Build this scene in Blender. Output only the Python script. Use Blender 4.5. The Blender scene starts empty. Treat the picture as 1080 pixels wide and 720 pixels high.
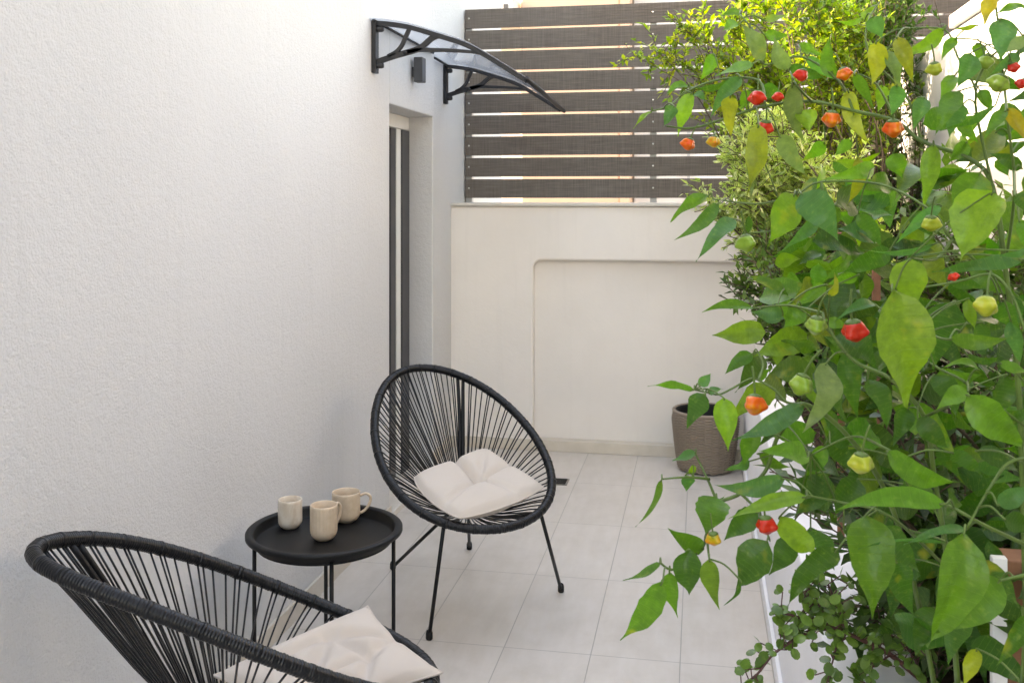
import bpy, math, random
from mathutils import Vector, Matrix
R = random.Random(7)
S = bpy.context.scene
COL = S.collection
rad = math.radians

# ------------------------------------------------------------------ camera numbers
FPX, HV, CH = 1030.0, 208.0, 1.45
YAW = math.atan(198 / 1030)
FW = Vector((-math.sin(YAW), math.cos(YAW), 0)); RT = Vector((math.cos(YAW), math.sin(YAW), 0))
def P(u, v, d):
    """a point seen at u, v of the 1080x720 photograph, d metres deep"""
    p = FW * d + RT * (d * (u - 540) / FPX)
    return Vector((p.x, p.y, CH - d * (v - HV) / FPX))

# ------------------------------------------------------------------ mesh helpers
class MB:
    def __init__(s): s.v = []; s.f = []; s.uv = []; s.c = []; s.smooth = True
    def add(s, vs, fs, uvs=None, col=(1, 1, 1)):
        n = len(s.v); s.v.extend(Vector(p) for p in vs)
        for f in fs:
            s.f.append([n + i for i in f])
            for i in f:
                s.uv.append(uvs[i] if uvs else (0, 0)); s.c.append(col)
    def box(s, x0, x1, y0, y1, z0, z1):
        s.add([(x0, y0, z0), (x1, y0, z0), (x1, y1, z0), (x0, y1, z0), (x0, y0, z1), (x1, y0, z1), (x1, y1, z1), (x0, y1, z1)],
              [(3, 2, 1, 0), (4, 5, 6, 7), (0, 1, 5, 4), (1, 2, 6, 5), (2, 3, 7, 6), (3, 0, 4, 7)])
    def prism(s, pts, fn, h0, h1):
        """polygon pts extruded from h0 to h1; fn(a, b, h) gives a point"""
        n = len(pts)
        vs = [fn(a, b, h0) for a, b in pts] + [fn(a, b, h1) for a, b in pts]
        s.add(vs, [list(range(n))[::-1], [n + i for i in range(n)]] + [(i, (i + 1) % n, n + (i + 1) % n, n + i) for i in range(n)])
    def tube(s, pts, r, k=8, closed=False, caps=True, col=(1, 1, 1)):
        pts = [Vector(p) for p in pts]; n = len(pts)
        rs = r if isinstance(r, (list, tuple)) else [r] * n
        ring = []; up = None; dist = 0
        vs = []; uvs = []
        for i, p in enumerate(pts):
            a = pts[(i - 1) % n] if (closed or i > 0) else p
            b = pts[(i + 1) % n] if (closed or i < n - 1) else p
            t = (b - a).normalized()
            if up is None:
                up = Vector((0, 0, 1)) if abs(t.z) < .9 else Vector((1, 0, 0))
            x = t.cross(up)
            if x.length < 1e-5: x = t.cross(Vector((1, 0.3, 0)))
            x.normalize(); y = x.cross(t).normalized(); up = y
            if i: dist += (p - pts[i - 1]).length
            for j in range(k):
                q = 2 * math.pi * j / k
                vs.append(p + x * (rs[i] * math.cos(q)) + y * (rs[i] * math.sin(q))); uvs.append((dist, j / k))
        fs = []
        m = n if closed else n - 1
        for i in range(m):
            i2 = (i + 1) % n
            for j in range(k):
                fs.append((i * k + j, i * k + (j + 1) % k, i2 * k + (j + 1) % k, i2 * k + j))
        if caps and not closed:
            fs.append(list(range(k))[::-1]); fs.append([(n - 1) * k + j for j in range(k)])
        s.add(vs, fs, uvs, col)
    def lathe(s, prof, c=(0, 0, 0), k=32, fn=None):
        vs = []; uvs = []; n = len(prof)
        for i, (r, z) in enumerate(prof):
            for j in range(k):
                q = 2 * math.pi * j / k
                rr = fn(r, i, j, q) if fn else r
                vs.append((c[0] + rr * math.cos(q), c[1] + rr * math.sin(q), c[2] + z)); uvs.append((j / k, i / n))
        s.add(vs, [(i * k + j, i * k + (j + 1) % k, (i + 1) * k + (j + 1) % k, (i + 1) * k + j) for i in range(n - 1) for j in range(k)], uvs)
    def build(s, name, mat, parent=None, smooth=True, bevel=0):
        me = bpy.data.meshes.new(name); me.from_pydata([tuple(p) for p in s.v], [], s.f)
        uvl = me.uv_layers.new(name='UVMap'); ca = me.color_attributes.new('tint', 'FLOAT_COLOR', 'CORNER')
        flat = []; [flat.extend(u) for u in s.uv]; uvl.data.foreach_set('uv', flat)
        flat = []; [flat.extend((*c, 1.0)) for c in s.c]; ca.data.foreach_set('color', flat)
        me.polygons.foreach_set('use_smooth', [smooth] * len(me.polygons))
        me.materials.append(mat); me.validate(); me.update()
        o = bpy.data.objects.new(name, me); COL.objects.link(o)
        if parent: o.parent = parent
        if bevel:
            b = o.modifiers.new('bevel', 'BEVEL'); b.width = bevel; b.segments = 2; b.limit_method = 'ANGLE'; b.angle_limit = rad(40)
        return o
def tag(o, label, cat, group=None):
    o['label'] = label; o['category'] = cat
    if group: o['group'] = group
    return o
def struct(o, kind='structure'): o['kind'] = kind; return o
def thing(name, label, cat, loc=(0, 0, 0), rz=0, group=None):
    o = bpy.data.objects.new(name, None); o.empty_display_size = .1; COL.objects.link(o)
    o.location = loc; o.rotation_euler = (0, 0, rz); return tag(o, label, cat, group)
def smooth_path(pts, n=6):
    pts = [Vector(p) for p in pts]; out = []
    for i in range(len(pts) - 1):
        p0 = pts[max(i - 1, 0)]; p1 = pts[i]; p2 = pts[i + 1]; p3 = pts[min(i + 2, len(pts) - 1)]
        for k in range(n):
            t = k / n
            out.append(.5 * ((2 * p1) + (p2 - p0) * t + (2 * p0 - 5 * p1 + 4 * p2 - p3) * t * t + (3 * p1 - p0 - 3 * p2 + p3) * t ** 3))
    out.append(pts[-1]); return out

# ------------------------------------------------------------------ materials
class NM:
    def __init__(s, name, base=(.8, .8, .8), rough=.6, spec=.5, metal=0):
        s.m = bpy.data.materials.new(name); s.m.use_nodes = True
        s.t = s.m.node_tree; s.N = s.t.nodes; s.L = s.t.links
        s.b = s.N['Principled BSDF']; s.out = s.N['Material Output']
        s.b.inputs['Base Color'].default_value = (*base, 1); s.b.inputs['Roughness'].default_value = rough
        s.b.inputs['Specular IOR Level'].default_value = spec; s.b.inputs['Metallic'].default_value = metal
    def n(s, typ, **kw):
        o = s.N.new(typ)
        for k, v in kw.items():
            if hasattr(o, k) and k not in o.inputs: setattr(o, k, v)
            else: o.inputs[k].default_value = v
        return o
    def l(s, a, b): s.L.new(a, b)
    def coord(s, kind='Object', scale=(1, 1, 1)):
        tc = s.n('ShaderNodeTexCoord'); mp = s.n('ShaderNodeMapping'); mp.inputs['Scale'].default_value = scale
        s.l(tc.outputs[kind], mp.inputs['Vector']); return mp.outputs['Vector']
    def noise(s, vec, scale, detail=4, rough=.55, dist=0):
        o = s.n('ShaderNodeTexNoise'); o.inputs['Scale'].default_value = scale; o.inputs['Detail'].default_value = detail
        o.inputs['Roughness'].default_value = rough; o.inputs['Distortion'].default_value = dist; s.l(vec, o.inputs['Vector']); return o.outputs['Fac']
    def ramp(s, fac, stops):
        o = s.n('ShaderNodeValToRGB'); e = o.color_ramp.elements
        while len(e) < len(stops): e.new(.5)
        for i, (p, c) in enumerate(stops):
            e[i].position = p; e[i].color = (*c, 1) if len(c) == 3 else c
        s.l(fac, o.inputs['Fac']); return o.outputs['Color']
    def mix(s, fac, a, b, mode='MIX'):
        o = s.n('ShaderNodeMix'); o.data_type = 'RGBA'; o.blend_type = mode
        for sock, val in ((o.inputs[0], fac), (o.inputs[6], a), (o.inputs[7], b)):
            if hasattr(val, 'is_output'): s.l(val, sock)
            elif isinstance(val, (int, float)): sock.default_value = val
            else: sock.default_value = (*val, 1)
        return o.outputs[2]
    def math(s, op, a, b=0, c=0):
        o = s.n('ShaderNodeMath'); o.operation = op
        for i, val in enumerate((a, b, c)):
            if hasattr(val, 'is_output'): s.l(val, o.inputs[i])
            else: o.inputs[i].default_value = val
        return o.outputs[0]
    def bump(s, h, strength=.3, dist=.002, prev=None):
        o = s.n('ShaderNodeBump'); o.inputs['Strength'].default_value = strength; o.inputs['Distance'].default_value = dist
        s.l(h, o.inputs['Height'])
        if prev: s.l(prev, o.inputs['Normal'])
        s.l(o.outputs['Normal'], s.b.inputs['Normal']); return o.outputs['Normal']
    def col(s, c): s.l(c, s.b.inputs['Base Color'])

def plaster(name, c, fine=170, amp=.5, dist=.0035, dirt=.05):
    m = NM(name, c, .85, .25); v = m.coord()
    big = m.noise(v, 1.3, 5, .6)
    d = tuple(x * (1 - dirt * 2) for x in c)
    m.col(m.ramp(big, [(.3, d), (.6, c)]))
    st = m.noise(m.coord('Object', (9, 9, .5)), 2.2, 4, .6); m.col(m.mix(m.ramp(st, [(.55, (0, 0, 0)), (.8, (.5,) * 3)]), m.ramp(big, [(.3, d), (.6, c)]), tuple(x * .90 for x in c)))
    h = m.noise(v, fine, 3, .6)
    h2 = m.noise(v, fine * .3, 2, .5)
    n1 = m.bump(h2, amp * .6, dist * 1.6)
    m.bump(h, amp, dist, n1); return m.m
M = {}
M['facade'] = plaster('white_render', (.63, .63, .625), 150, .75, .004, .02)
M['cream'] = plaster('cream_render', (.83, .785, .735), 60, .25, .003, .04)
M['niche'] = plaster('cream_render_inner', (.825, .78, .73), 50, .22, .003, .04)
M['white'] = plaster('white_masonry_paint', (.62, .62, .62), 90, .3, .003, .04)
M['planter'] = plaster('planter_paint', (.78, .79, .81), 70, .25, .003, .05)

def tile_mat():
    m = NM('porcelain_tiles', (.6, .56, .52), .38, .4)
    v = m.coord()
    br = m.n('ShaderNodeTexBrick'); br.offset = 0; br.squash = 1
    mp = m.n('ShaderNodeMapping'); tc = m.n('ShaderNodeTexCoord')
    mp.inputs['Location'].default_value = (.06, -3.09, 0)
    m.l(tc.outputs['Object'], mp.inputs['Vector']); m.l(mp.outputs['Vector'], br.inputs['Vector'])
    for k, x in (('Scale', 1), ('Mortar Size', .0018), ('Mortar Smooth', .3), ('Bias', 0), ('Brick Width', .28), ('Row Height', .615)): br.inputs[k].default_value = x
    br.inputs['Color1'].default_value = (.62, .56, .495, 1); br.inputs['Color2'].default_value = (.67, .61, .54, 1); br.inputs['Mortar'].default_value = (.33, .31, .29, 1)
    cl = m.noise(v, 5, 6, .65, .6); st = m.noise(m.coord('Object', (9, 2, 1)), 2.5, 5, .6)
    c = m.mix(.42, br.outputs['Color'], m.ramp(cl, [(.3, (.50, .445, .385)), (.55, (.64, .585, .53)), (.75, (.71, .66, .605))]))
    c = m.mix(.25, c, m.ramp(st, [(.35, (.50, .46, .42)), (.65, (.65, .62, .60))]))
    c = m.mix(br.outputs['Fac'], c, (.40, .37, .335))
    dn = m.noise(v, 2.1, 6, .7, .4); c = m.mix(m.ramp(dn, [(.5, (0, 0, 0)), (.78, (.35,) * 3)]), c, (.42, .37, .31))
    m.col(c)
    m.l(m.ramp(cl, [(.2, (.30,) * 3), (.8, (.5,) * 3)]), m.b.inputs['Roughness'])
    n1 = m.bump(m.math('MULTIPLY', br.outputs['Fac'], -1), .6, .002)
    m.bump(cl, .06, .003, n1); return m.m
M['tiles'] = tile_mat()
def skirt_mat():
    m = NM('skirting_tile', (.6, .54, .46), .4, .4); v = m.coord()
    m.col(m.ramp(m.noise(v, 6, 5, .6), [(.3, (.56, .50, .42)), (.7, (.66, .60, .52))])); return m.m
M['skirt'] = skirt_mat()
def wpc_mat():
    m = NM('composite_board', (.2, .18, .16), .75, .25)
    v = m.coord('Object', (1.2, 1, 30)); s1 = m.noise(v, 5, 5, .65); s2 = m.noise(m.coord('Object', (55, 1, 1.5)), 3, 3, .6)
    b = m.noise(m.coord(), 1.1, 2)
    c = m.ramp(s1, [(.25, (.065, .054, .047)), (.5, (.125, .107, .094)), (.75, (.22, .192, .17))])
    c = m.mix(.35, c, m.ramp(s2, [(.3, (.11, .09, .075)), (.7, (.27, .235, .205))]))
    c = m.mix(m.ramp(b, [(.4, (0, 0, 0)), (.7, (.4,) * 3)]), c, (.21, .195, .18))
    m.col(c); m.bump(s1, .35, .002); return m.m
M['wpc'] = wpc_mat()
def simple(name, c, rough=.5, spec=.5, metal=0, nscale=0, namp=.1, bump=0, bscale=200):
    m = NM(name, c, rough, spec, metal)
    v = m.coord()
    if nscale:
        lo = tuple(x * (1 - namp) for x in c); hi = tuple(min(1, x * (1 + namp)) for x in c)
        m.col(m.ramp(m.noise(v, nscale, 5, .6), [(.3, lo), (.7, hi)]))
    if bump: m.bump(m.noise(v, bscale, 3), bump, .001)
    return m.m
M['cord'] = simple('black_pvc_cord', (.0042, .0046, .0058), .32, .36, 0, 30, .3)
M['steel'] = simple('black_powder_coat', (.004, .004, .0044), .45, .3, 0, 40, .2, .05, 500)
M['tray'] = simple('black_tray_paint', (.005, .005, .0052), .48, .28, 0, 14, .25, .06, 700)
M['rubber'] = simple('black_rubber', (.012, .012, .012), .7, .3, 0, 30, .2)
M['anthracite'] = simple('anthracite_frame', (.055, .056, .06), .45, .5, 0, 20, .1)
M['pvc'] = simple('white_pvc_frame', (.80, .80, .78), .35, .5, 0, 8, .03)
M['bracket'] = simple('black_bracket_plastic', (.014, .014, .016), .45, .5, 0, 30, .2, .05, 300)
M['screw'] = simple('zinc_screw', (.62, .61, .58), .35, .5, .9, 60, .1)
M['post'] = simple('galvanised_post', (.40, .41, .42), .45, .5, .6, 20, .1)
M['grate'] = simple('steel_grate', (.26, .25, .23), .4, .5, .7, 60, .3)
M['stone'] = simple('coping_stone', (.66, .62, .56), .7, .3, 0, 9, .08, .1, 80)
M['soil'] = simple('dark_soil', (.035, .024, .017), .95, .1, 0, 30, .6, .9, 60)
M['ground'] = simple('bare_ground', (.22, .20, .17), .9, .2, 0, 3, .2, .3, 40)
M['peach'] = simple('peach_render', (.52, .37, .28), .85, .2, 0, 2, .04)
M['farwhite'] = simple('far_white_render', (.62, .61, .59), .85, .2, 0, 2, .04)
M['fargrey'] = simple('grey_roof', (.09, .09, .10), .8, .2, 0, 4, .2)
M['wood'] = simple('red_brown_wood', (.22, .10, .055), .7, .3, 0, 14, .3, .2, 60)
M['bark'] = simple('shrub_bark', (.10, .075, .052), .85, .2, 0, 40, .35, .4, 80)
M['pstem'] = simple('green_stem', (.085, .15, .028), .45, .4, 0, 30, .3)
M['redstem'] = simple('red_brown_stem', (.085, .035, .03), .55, .4, 0, 40, .3)
def glass_mat(name, tint, haze, rough=.05):
    m = NM(name, tint, rough, .5)
    tr = m.n('ShaderNodeBsdfTransparent'); tr.inputs['Color'].default_value = (*tint, 1)
    gl = m.n('ShaderNodeBsdfGlossy'); gl.inputs['Roughness'].default_value = rough
    df = m.n('ShaderNodeBsdfTranslucent'); df.inputs['Color'].default_value = (.85, .86, .87, 1)
    fr = m.n('ShaderNodeFresnel'); fr.inputs['IOR'].default_value = 1.45
    a = m.n('ShaderNodeMixShader'); a.inputs[0].default_value = haze; m.l(tr.outputs[0], a.inputs[1]); m.l(df.outputs[0], a.inputs[2])
    b = m.n('ShaderNodeMixShader'); m.l(fr.outputs[0], b.inputs[0]); m.l(a.outputs[0], b.inputs[1]); m.l(gl.outputs[0], b.inputs[2])
    m.l(b.outputs[0], m.out.inputs['Surface']); return m.m
M['clear'] = glass_mat('clear_polycarbonate', (.96, .97, .98), .55, .08)
M['pane'] = glass_mat('window_glass', (.55, .58, .58), .02, .02)
def fabric():
    m = NM('linen_fabric', (.66, .61, .56), .95, .1); v = m.coord('UV')
    w1 = m.n('ShaderNodeTexWave'); w1.inputs['Scale'].default_value = 90; w1.bands_direction = 'X'; w1.inputs['Distortion'].default_value = 1.5; m.l(v, w1.inputs['Vector'])
    w2 = m.n('ShaderNodeTexWave'); w2.inputs['Scale'].default_value = 90; w2.bands_direction = 'Y'; w2.inputs['Distortion'].default_value = 1.5; m.l(v, w2.inputs['Vector'])
    h = m.math('ADD', w1.outputs['Fac'], w2.outputs['Fac'])
    n = m.noise(m.coord('UV', (3, 40, 1)), 6, 5, .7); n2 = m.noise(m.coord('UV', (40, 3, 1)), 6, 5, .7)
    c = m.ramp(m.math('MULTIPLY', m.math('ADD', n, n2), .5), [(.35, (.66, .555, .47)), (.52, (.82, .72, .63)), (.7, (.87, .79, .71))])
    m.col(c); a = m.bump(h, .3, .001); m.bump(m.noise(v, 9, 5, .65), .6, .010, a)
    m.b.inputs['Sheen Weight'].default_value = .2; return m.m
M['fabric'] = fabric()
def ceramic(name, c1, c2, scale, dist, rough=.3):
    m = NM(name, c1, rough, .5); v = m.coord()
    m.col(m.ramp(m.noise(v, scale, 4, .6, dist), [(.38, c1), (.62, c2)])); return m.m
M['cer_beige'] = ceramic('beige_stoneware', (.60, .46, .33), (.66, .52, .39), 40, 0, .45)
M['cer_tan'] = ceramic('tan_stoneware', (.56, .43, .31), (.63, .50, .37), 40, 0, .4)
M['cer_mottle'] = ceramic('mottled_ceramic', (.70, .62, .52), (.58, .47, .36), 16, 1.5, .3)
def wicker():
    m = NM('woven_rattan', (.25, .17, .12), .6, .35); v = m.coord('UV', (140, 60, 1))
    c = m.ramp(m.noise(v, 1.2, 3, .6), [(.3, (.12, .085, .062)), (.5, (.22, .165, .125)), (.75, (.36, .29, .235))])
    sp = m.n('ShaderNodeSeparateXYZ'); m.l(m.coord('UV'), sp.inputs[0])
    row = m.math('ABSOLUTE', m.math('SUBTRACT', m.math('FRACT', m.math('MULTIPLY', sp.outputs['Y'], 22)), .5))
    rib = m.math('ABSOLUTE', m.math('SUBTRACT', m.math('FRACT', m.math('MULTIPLY', sp.outputs['X'], 28)), .5))
    gap = m.math('MAXIMUM', m.ramp(row, [(.05, (1, 1, 1)), (.28, (0, 0, 0))]), m.math('MULTIPLY', m.ramp(rib, [(.03, (1, 1, 1)), (.14, (0, 0, 0))]), .8))
    c = m.mix(m.math('MULTIPLY', gap, .75), c, (.055, .038, .028)); c = m.mix(.38, c, (.52, .43, .35)); m.col(c); return m.m
M['wicker'] = wicker()

def leaf_mat(name, vein=True, yellow=.35, trans=.35, rough=.42, cream=0, ycol=(.50, .42, .04)):
    m = NM(name, (.1, .2, .03), rough, .4)
    at = m.n('ShaderNodeAttribute'); at.attribute_name = 'tint'
    uv = m.n('ShaderNodeTexCoord'); sp = m.n('ShaderNodeSeparateXYZ'); m.l(uv.outputs['UV'], sp.inputs[0])
    c = at.outputs['Color']
    obj = m.coord('Object')
    n1 = m.noise(obj, 70, 5, .7)
    c = m.mix(m.ramp(n1, [(.35, (.75,) * 3), (.62, (0, 0, 0))]), c, m.mix(.55, c, (.03, .09, .015)))
    c = m.mix(m.ramp(m.noise(obj, 140, 2), [(.6, (0, 0, 0)), (.75, (.35,) * 3)]), c, (.24, .32, .08))
    if yellow:
        n2 = m.noise(obj, 17, 3, .6)
        c = m.mix(m.math('MULTIPLY', m.ramp(n2, [(.62, (0, 0, 0)), (.76, (1, 1, 1))]), yellow), c, ycol)
    av = m.math('ABSOLUTE', m.math('SUBTRACT', sp.outputs['Y'], .5))
    if cream:
        edge = m.ramp(m.math('ADD', av, m.math('MULTIPLY', m.math('SUBTRACT', n1, .5), .35)), [(.18, (0, 0, 0)), (.3, (1, 1, 1))])
        c = m.mix(m.math('MULTIPLY', edge, cream), c, (.62, .66, .32))
    if vein:
        mid = m.ramp(av, [(.0, (1, 1, 1)), (.035, (0, 0, 0))])
        ph = m.math('ADD', m.math('MULTIPLY', sp.outputs['X'], 7.5), m.math('MULTIPLY', av, -4.2))
        fr = m.math('ABSOLUTE', m.math('SUBTRACT', m.math('FRACT', ph), .5))
        sv = m.ramp(fr, [(.0, (1, 1, 1)), (.07, (0, 0, 0))])
        vs = m.math('MAXIMUM', mid, m.math('MULTIPLY', sv, .5))
        c = m.mix(m.math('MULTIPLY', vs, .42), c, (.20, .36, .07))
        a = m.bump(vs, .6, -.0018); m.bump(m.noise(obj, 75, 3), .5, .0025, a)
    m.col(c)
    tl = m.n('ShaderNodeBsdfTranslucent'); m.l(m.mix(1, c, (1.5, 1.8, .7), 'MULTIPLY'), tl.inputs['Color'])
    mx = m.n('ShaderNodeMixShader'); mx.inputs[0].default_value = trans
    m.l(m.b.outputs[0], mx.inputs[1]); m.l(tl.outputs[0], mx.inputs[2]); m.l(mx.outputs[0], m.out.inputs['Surface']); return m.m
M['pleaf'] = leaf_mat('pepper_leaf', True, .55, .36, .29)
M['sleaf'] = leaf_mat('shrub_leaf', False, .0, .35, .4)
M['vleaf'] = leaf_mat('variegated_leaf', False, 0, .35, .45, .65)
M['jade'] = leaf_mat('jade_leaf', False, 0, .15, .3)
def pepper_mat(name, stops, scale=22):
    m = NM(name, stops[0][1], .3, .4); v = m.coord('Generated')
    n = m.noise(v, 1.6, 3, .6); m.col(m.ramp(n, stops)); m.b.inputs['Coat Weight'].default_value = .08
    m.b.inputs['Subsurface Weight'].default_value = .1; m.b.inputs['Subsurface Radius'].default_value = (.01, .004, .002); return m.m
M['p_red'] = pepper_mat('red_pepper_skin', [(.3, (.56, .012, .006)), (.7, (.72, .04, .008))])
M['p_orange'] = pepper_mat('orange_pepper_skin', [(.3, (.74, .06, .004)), (.55, (.80, .14, .006)), (.75, (.76, .28, .01))])
M['p_turn'] = pepper_mat('turning_pepper_skin', [(.3, (.20, .27, .02)), (.5, (.55, .36, .02)), (.7, (.70, .20, .015))])
M['p_green'] = pepper_mat('green_pepper_skin', [(.3, (.16, .30, .025)), (.7, (.27, .40, .045))])
M['p_lime'] = pepper_mat('yellow_green_pepper_skin', [(.3, (.30, .38, .03)), (.7, (.46, .46, .04))])

# ------------------------------------------------------------------ setting
FX = -1.37          # house facade
BY = 5.53           # back wall front face
b = MB(); b.box(-1.62, .40, -4, 5.60, -.12, 0); struct(b.build('floor', M['tiles'], None, False))
b = MB(); b.box(-60, 60, -60, 60, -.5, -.2); struct(b.build('ground', M['ground'], None, False))
b = MB()
nx, ny = 24, 140
vs = [(.395 + .71 * i / nx, -3.9 + 9.42 * j / ny, .50 + R.uniform(-.012, .02)) for j in range(ny + 1) for i in range(nx + 1)]
b.add(vs, [(j * (nx + 1) + i, j * (nx + 1) + i + 1, (j + 1) * (nx + 1) + i + 1, (j + 1) * (nx + 1) + i) for j in range(ny) for i in range(nx)])
struct(b.build('soil', M['soil']))

HH = 2.95
house = thing('house', 'white rendered house with rough stucco facade, recessed door and awning', 'house', (FX, 0, 0))
def local(b, par):
    for v in b.v: v -= par.location
    return b
b = MB()
xy = lambda a, c, h: (a, c, h)
b.box(FX - .26, FX, -4, 4.21, 0, HH)
b.box(FX - .26, FX, 4.21, 4.955, 1.87, HH)
b.prism([(FX - .26, 4.955), (FX - .005, 4.955), (FX - .006, 4.975), (FX - .018, 5.01), (FX - .055, 5.06), (FX - .055, 7.0), (FX - .26, 7.0)], xy, 0, HH)
b.box(FX - .28, FX - .003, -4, 2.2, HH, 6.2); b.box(-7, FX - .26, -4, -3.75, 0, HH); b.box(-7, FX - .26, 6.75, 7, 0, HH); b.box(-7.2, -7, -4, 7, 0, HH)  # first box: upper storey added out of view to shade the near end
local(b, house).build('wall', M['facade'], house, False, .006)
b = MB(); b.box(-7.2, FX - .02, 2.2, 7, HH + .002, HH + .12); local(b, house).build('roof', M['farwhite'], house, False); b = MB(); b.box(-7.2, FX - .02, -4, 2.21, 6.202, 6.32); local(b, house).build('roof', M['farwhite'], house, False)  # the second roof caps the added shading storey
b = MB(); b.box(FX, FX + .012, -4, 4.205, .0, .068); local(b, house).build('skirting', M['skirt'], house, False, .002); b = MB(); b.box(FX - .055, FX - .043, 5.07, BY - .03, 0, .068)
local(b, house).build('skirting', M['skirt'], house, False, .002)
b = MB(); b.box(-7, FX - .26, -3.75, 6.75, -.1, .0); local(b, house).build('inner_floor', M['soil'], house, False)
# door, seen at a grazing angle in its reveal
DX = FX - .135
door = MB(); door.box(DX - .06, DX, 4.212, 4.953, 1.80, 1.868); door.box(DX - .06, DX, 4.212, 4.26, .03, 1.80); door.box(DX - .06, DX - .004, 4.757, 4.825, .03, 1.798)
door = local(door, house).build('door', M['pvc'], house, False, .004)
b = MB(); b.box(DX - .055, DX + .004, 4.825, 4.951, .02, 1.797); local(b, house).build('stile', M['anthracite'], door, False, .004)
for y0, y1, dx in ((4.60, 4.655, .012), (4.67, 4.752, .008), (4.5, 4.585, .02)):
    b = MB(); b.box(DX - .05, DX - dx, y0, y1, .03, 1.797); local(b, house).build('shutter_track', M['anthracite'], door, False, .003)
b = MB(); b.box(DX - .034, DX - .028, 4.26, 4.72, .10, 1.797); local(b, house).build('pane', M['pane'], door, False)
b = MB(); b.box(FX - .26, FX + .01, 4.212, 4.953, .001, .028); local(b, house).build('threshold', M['stone'], house, False, .003)

# ------------------------------------------------------------------ awning
def awn_u(u, v, Y, X0):
    c = (u - 540) / FPX
    dx = FW.x + RT.x * c; dy = FW.y + RT.y * c
    d = Y / dy
    return (dx * d - X0, CH + (HV - v) * d / FPX)      # out from the wall, height
arc = [(393, 24.5), (412, 26), (433, 29.5), (459, 37), (490.7, 47.3), (516, 61), (542, 77), (556, 86)]
arc = [awn_u(u, v, 3.98, FX) for u, v in arc]
s1 = [awn_u(u, v, 3.98, FX) for u, v in [(397, 66), (414, 60), (428, 56), (443, 51), (455, 41), (463, 37.5)]]
s2 = [awn_u(u, v, 3.98, FX) for u, v in [(428, 56), (441, 53), (456, 53), (477, 53.5), (497, 55), (508, 57)]]
s3 = [awn_u(u, v, 3.98, FX) for u, v in [(409, 60), (418, 55), (424, 48), (428, 39), (432, 30)]]
awning = thing('door_awning', 'curved clear door awning on two black arched brackets above the door', 'awning', (FX, 4.7, 2.1))
def strip(b, pts, y, X0, w, t, taper=None):
    pts = smooth_path([(p[0], 0, p[1]) for p in pts], 5); n = len(pts)
    vs = []
    for i, p in enumerate(pts):
        a = pts[max(i - 1, 0)]; c = pts[min(i + 1, n - 1)]; tg = (c - a).normalized(); nr = Vector((-tg.z, 0, tg.x))
        h = t * (taper(i / (n - 1)) if taper else 1)
        for sx, sy in ((1, -1), (1, 1), (-1, 1), (-1, -1)):
            q = p + nr * (h * sx * .5); vs.append((X0 + q.x, y + sy * w * .5, q.z))
    fs = [(0, 1, 2, 3), tuple(4 * (n - 1) + k for k in (3, 2, 1, 0))]
    for i in range(n - 1):
        for k in range(4): fs.append((4 * i + k, 4 * i + (k + 1) % 4, 4 * i + 4 + (k + 1) % 4, 4 * i + 4 + k)[::-1])
    b.add(vs, fs)
for y, X0 in ((3.98, FX), (5.37, FX - .055)):
    b = MB()
    strip(b, arc, y, X0, .022, .020); strip(b, s1, y, X0, .016, .024); strip(b, s2, y, X0, .016, .020, lambda q: 1 - .45 * q); strip(b, s3, y, X0, .016, .017)
    b.box(X0 + .001, X0 + .020, y - .022, y + .022, 1.978, 2.20)
    br = local(b, awning).build('bracket', M['bracket'], awning, False, .002)
    for z in (2.165, 2.01):
        b = MB()
        prof = [(0, .034), (.010, .034), (.013, .026), (.013, .0)]
        vs = MB(); vs.lathe(prof, (0, 0, 0), 10)
        b.add([(X0 + .014 + p.z, y + .0 + p.x, z + p.y) for p in vs.v], vs.f)
        local(b, awning).build('bolt', M['bracket'], br, True)
    b = MB()
    j = s1[2]; vs = MB(); vs.lathe([(0, -.014), (.010, -.014), (.010, .014), (0, .014)], (0, 0, 0), 10)
    b.add([(X0 + j[0] + p.x, y + p.z, j[1] + p.y) for p in vs.v], vs.f)
    local(b, awning).build('bolt', M['bracket'], br, True)
b = MB()
sp = smooth_path([(p[0], 0, p[1]) for p in arc], 5)
for lift in (.0115, .0145):
    vs = []
    for p in sp: vs += [(FX + p.x, 3.93, p.z + lift), (FX - .05 + p.x, 5.43, p.z + lift)]
    b.add(vs, [(2 * i, 2 * i + 1, 2 * i + 3, 2 * i + 2) for i in range(len(sp) - 1)])
local(b, awning).build('clear_sheet', M['clear'], awning)
e = arc[-1]
b = MB(); b.tube([(FX + e[0] + .008, 3.92, e[1] + .004), (FX + e[0] - .047, 5.44, e[1] + .004)], .011, 8)
local(b, awning).build('front_rail', M['bracket'], awning)
b = MB(); b.tube([(FX + .014, 3.95, arc[0][1] + .006), (FX + .012, 4.9, arc[0][1] + .006)], .007, 8)
local(b, awning).build('back_rail', M['bracket'], awning); b = MB(); b.tube([(FX - .03, 5.08, arc[0][1] + .006), (FX - .04, 5.43, arc[0][1] + .006)], .007, 8)
local(b, awning).build('back_rail', M['bracket'], awning)
lamp = MB(); lamp.box(FX + .016, FX + .060, 4.53, 4.595, 2.005, 2.125)
lamp = lamp.build('wall_lamp', M['anthracite'], None, False, .004)
tag(lamp, 'small dark rectangular wall lamp under the awning, above the door', 'lamp')
b = MB(); b.box(FX + .001, FX + .018, 4.55, 4.575, 2.03, 2.08); b.build('mount', M['anthracite'], lamp, False, .002)

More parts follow.
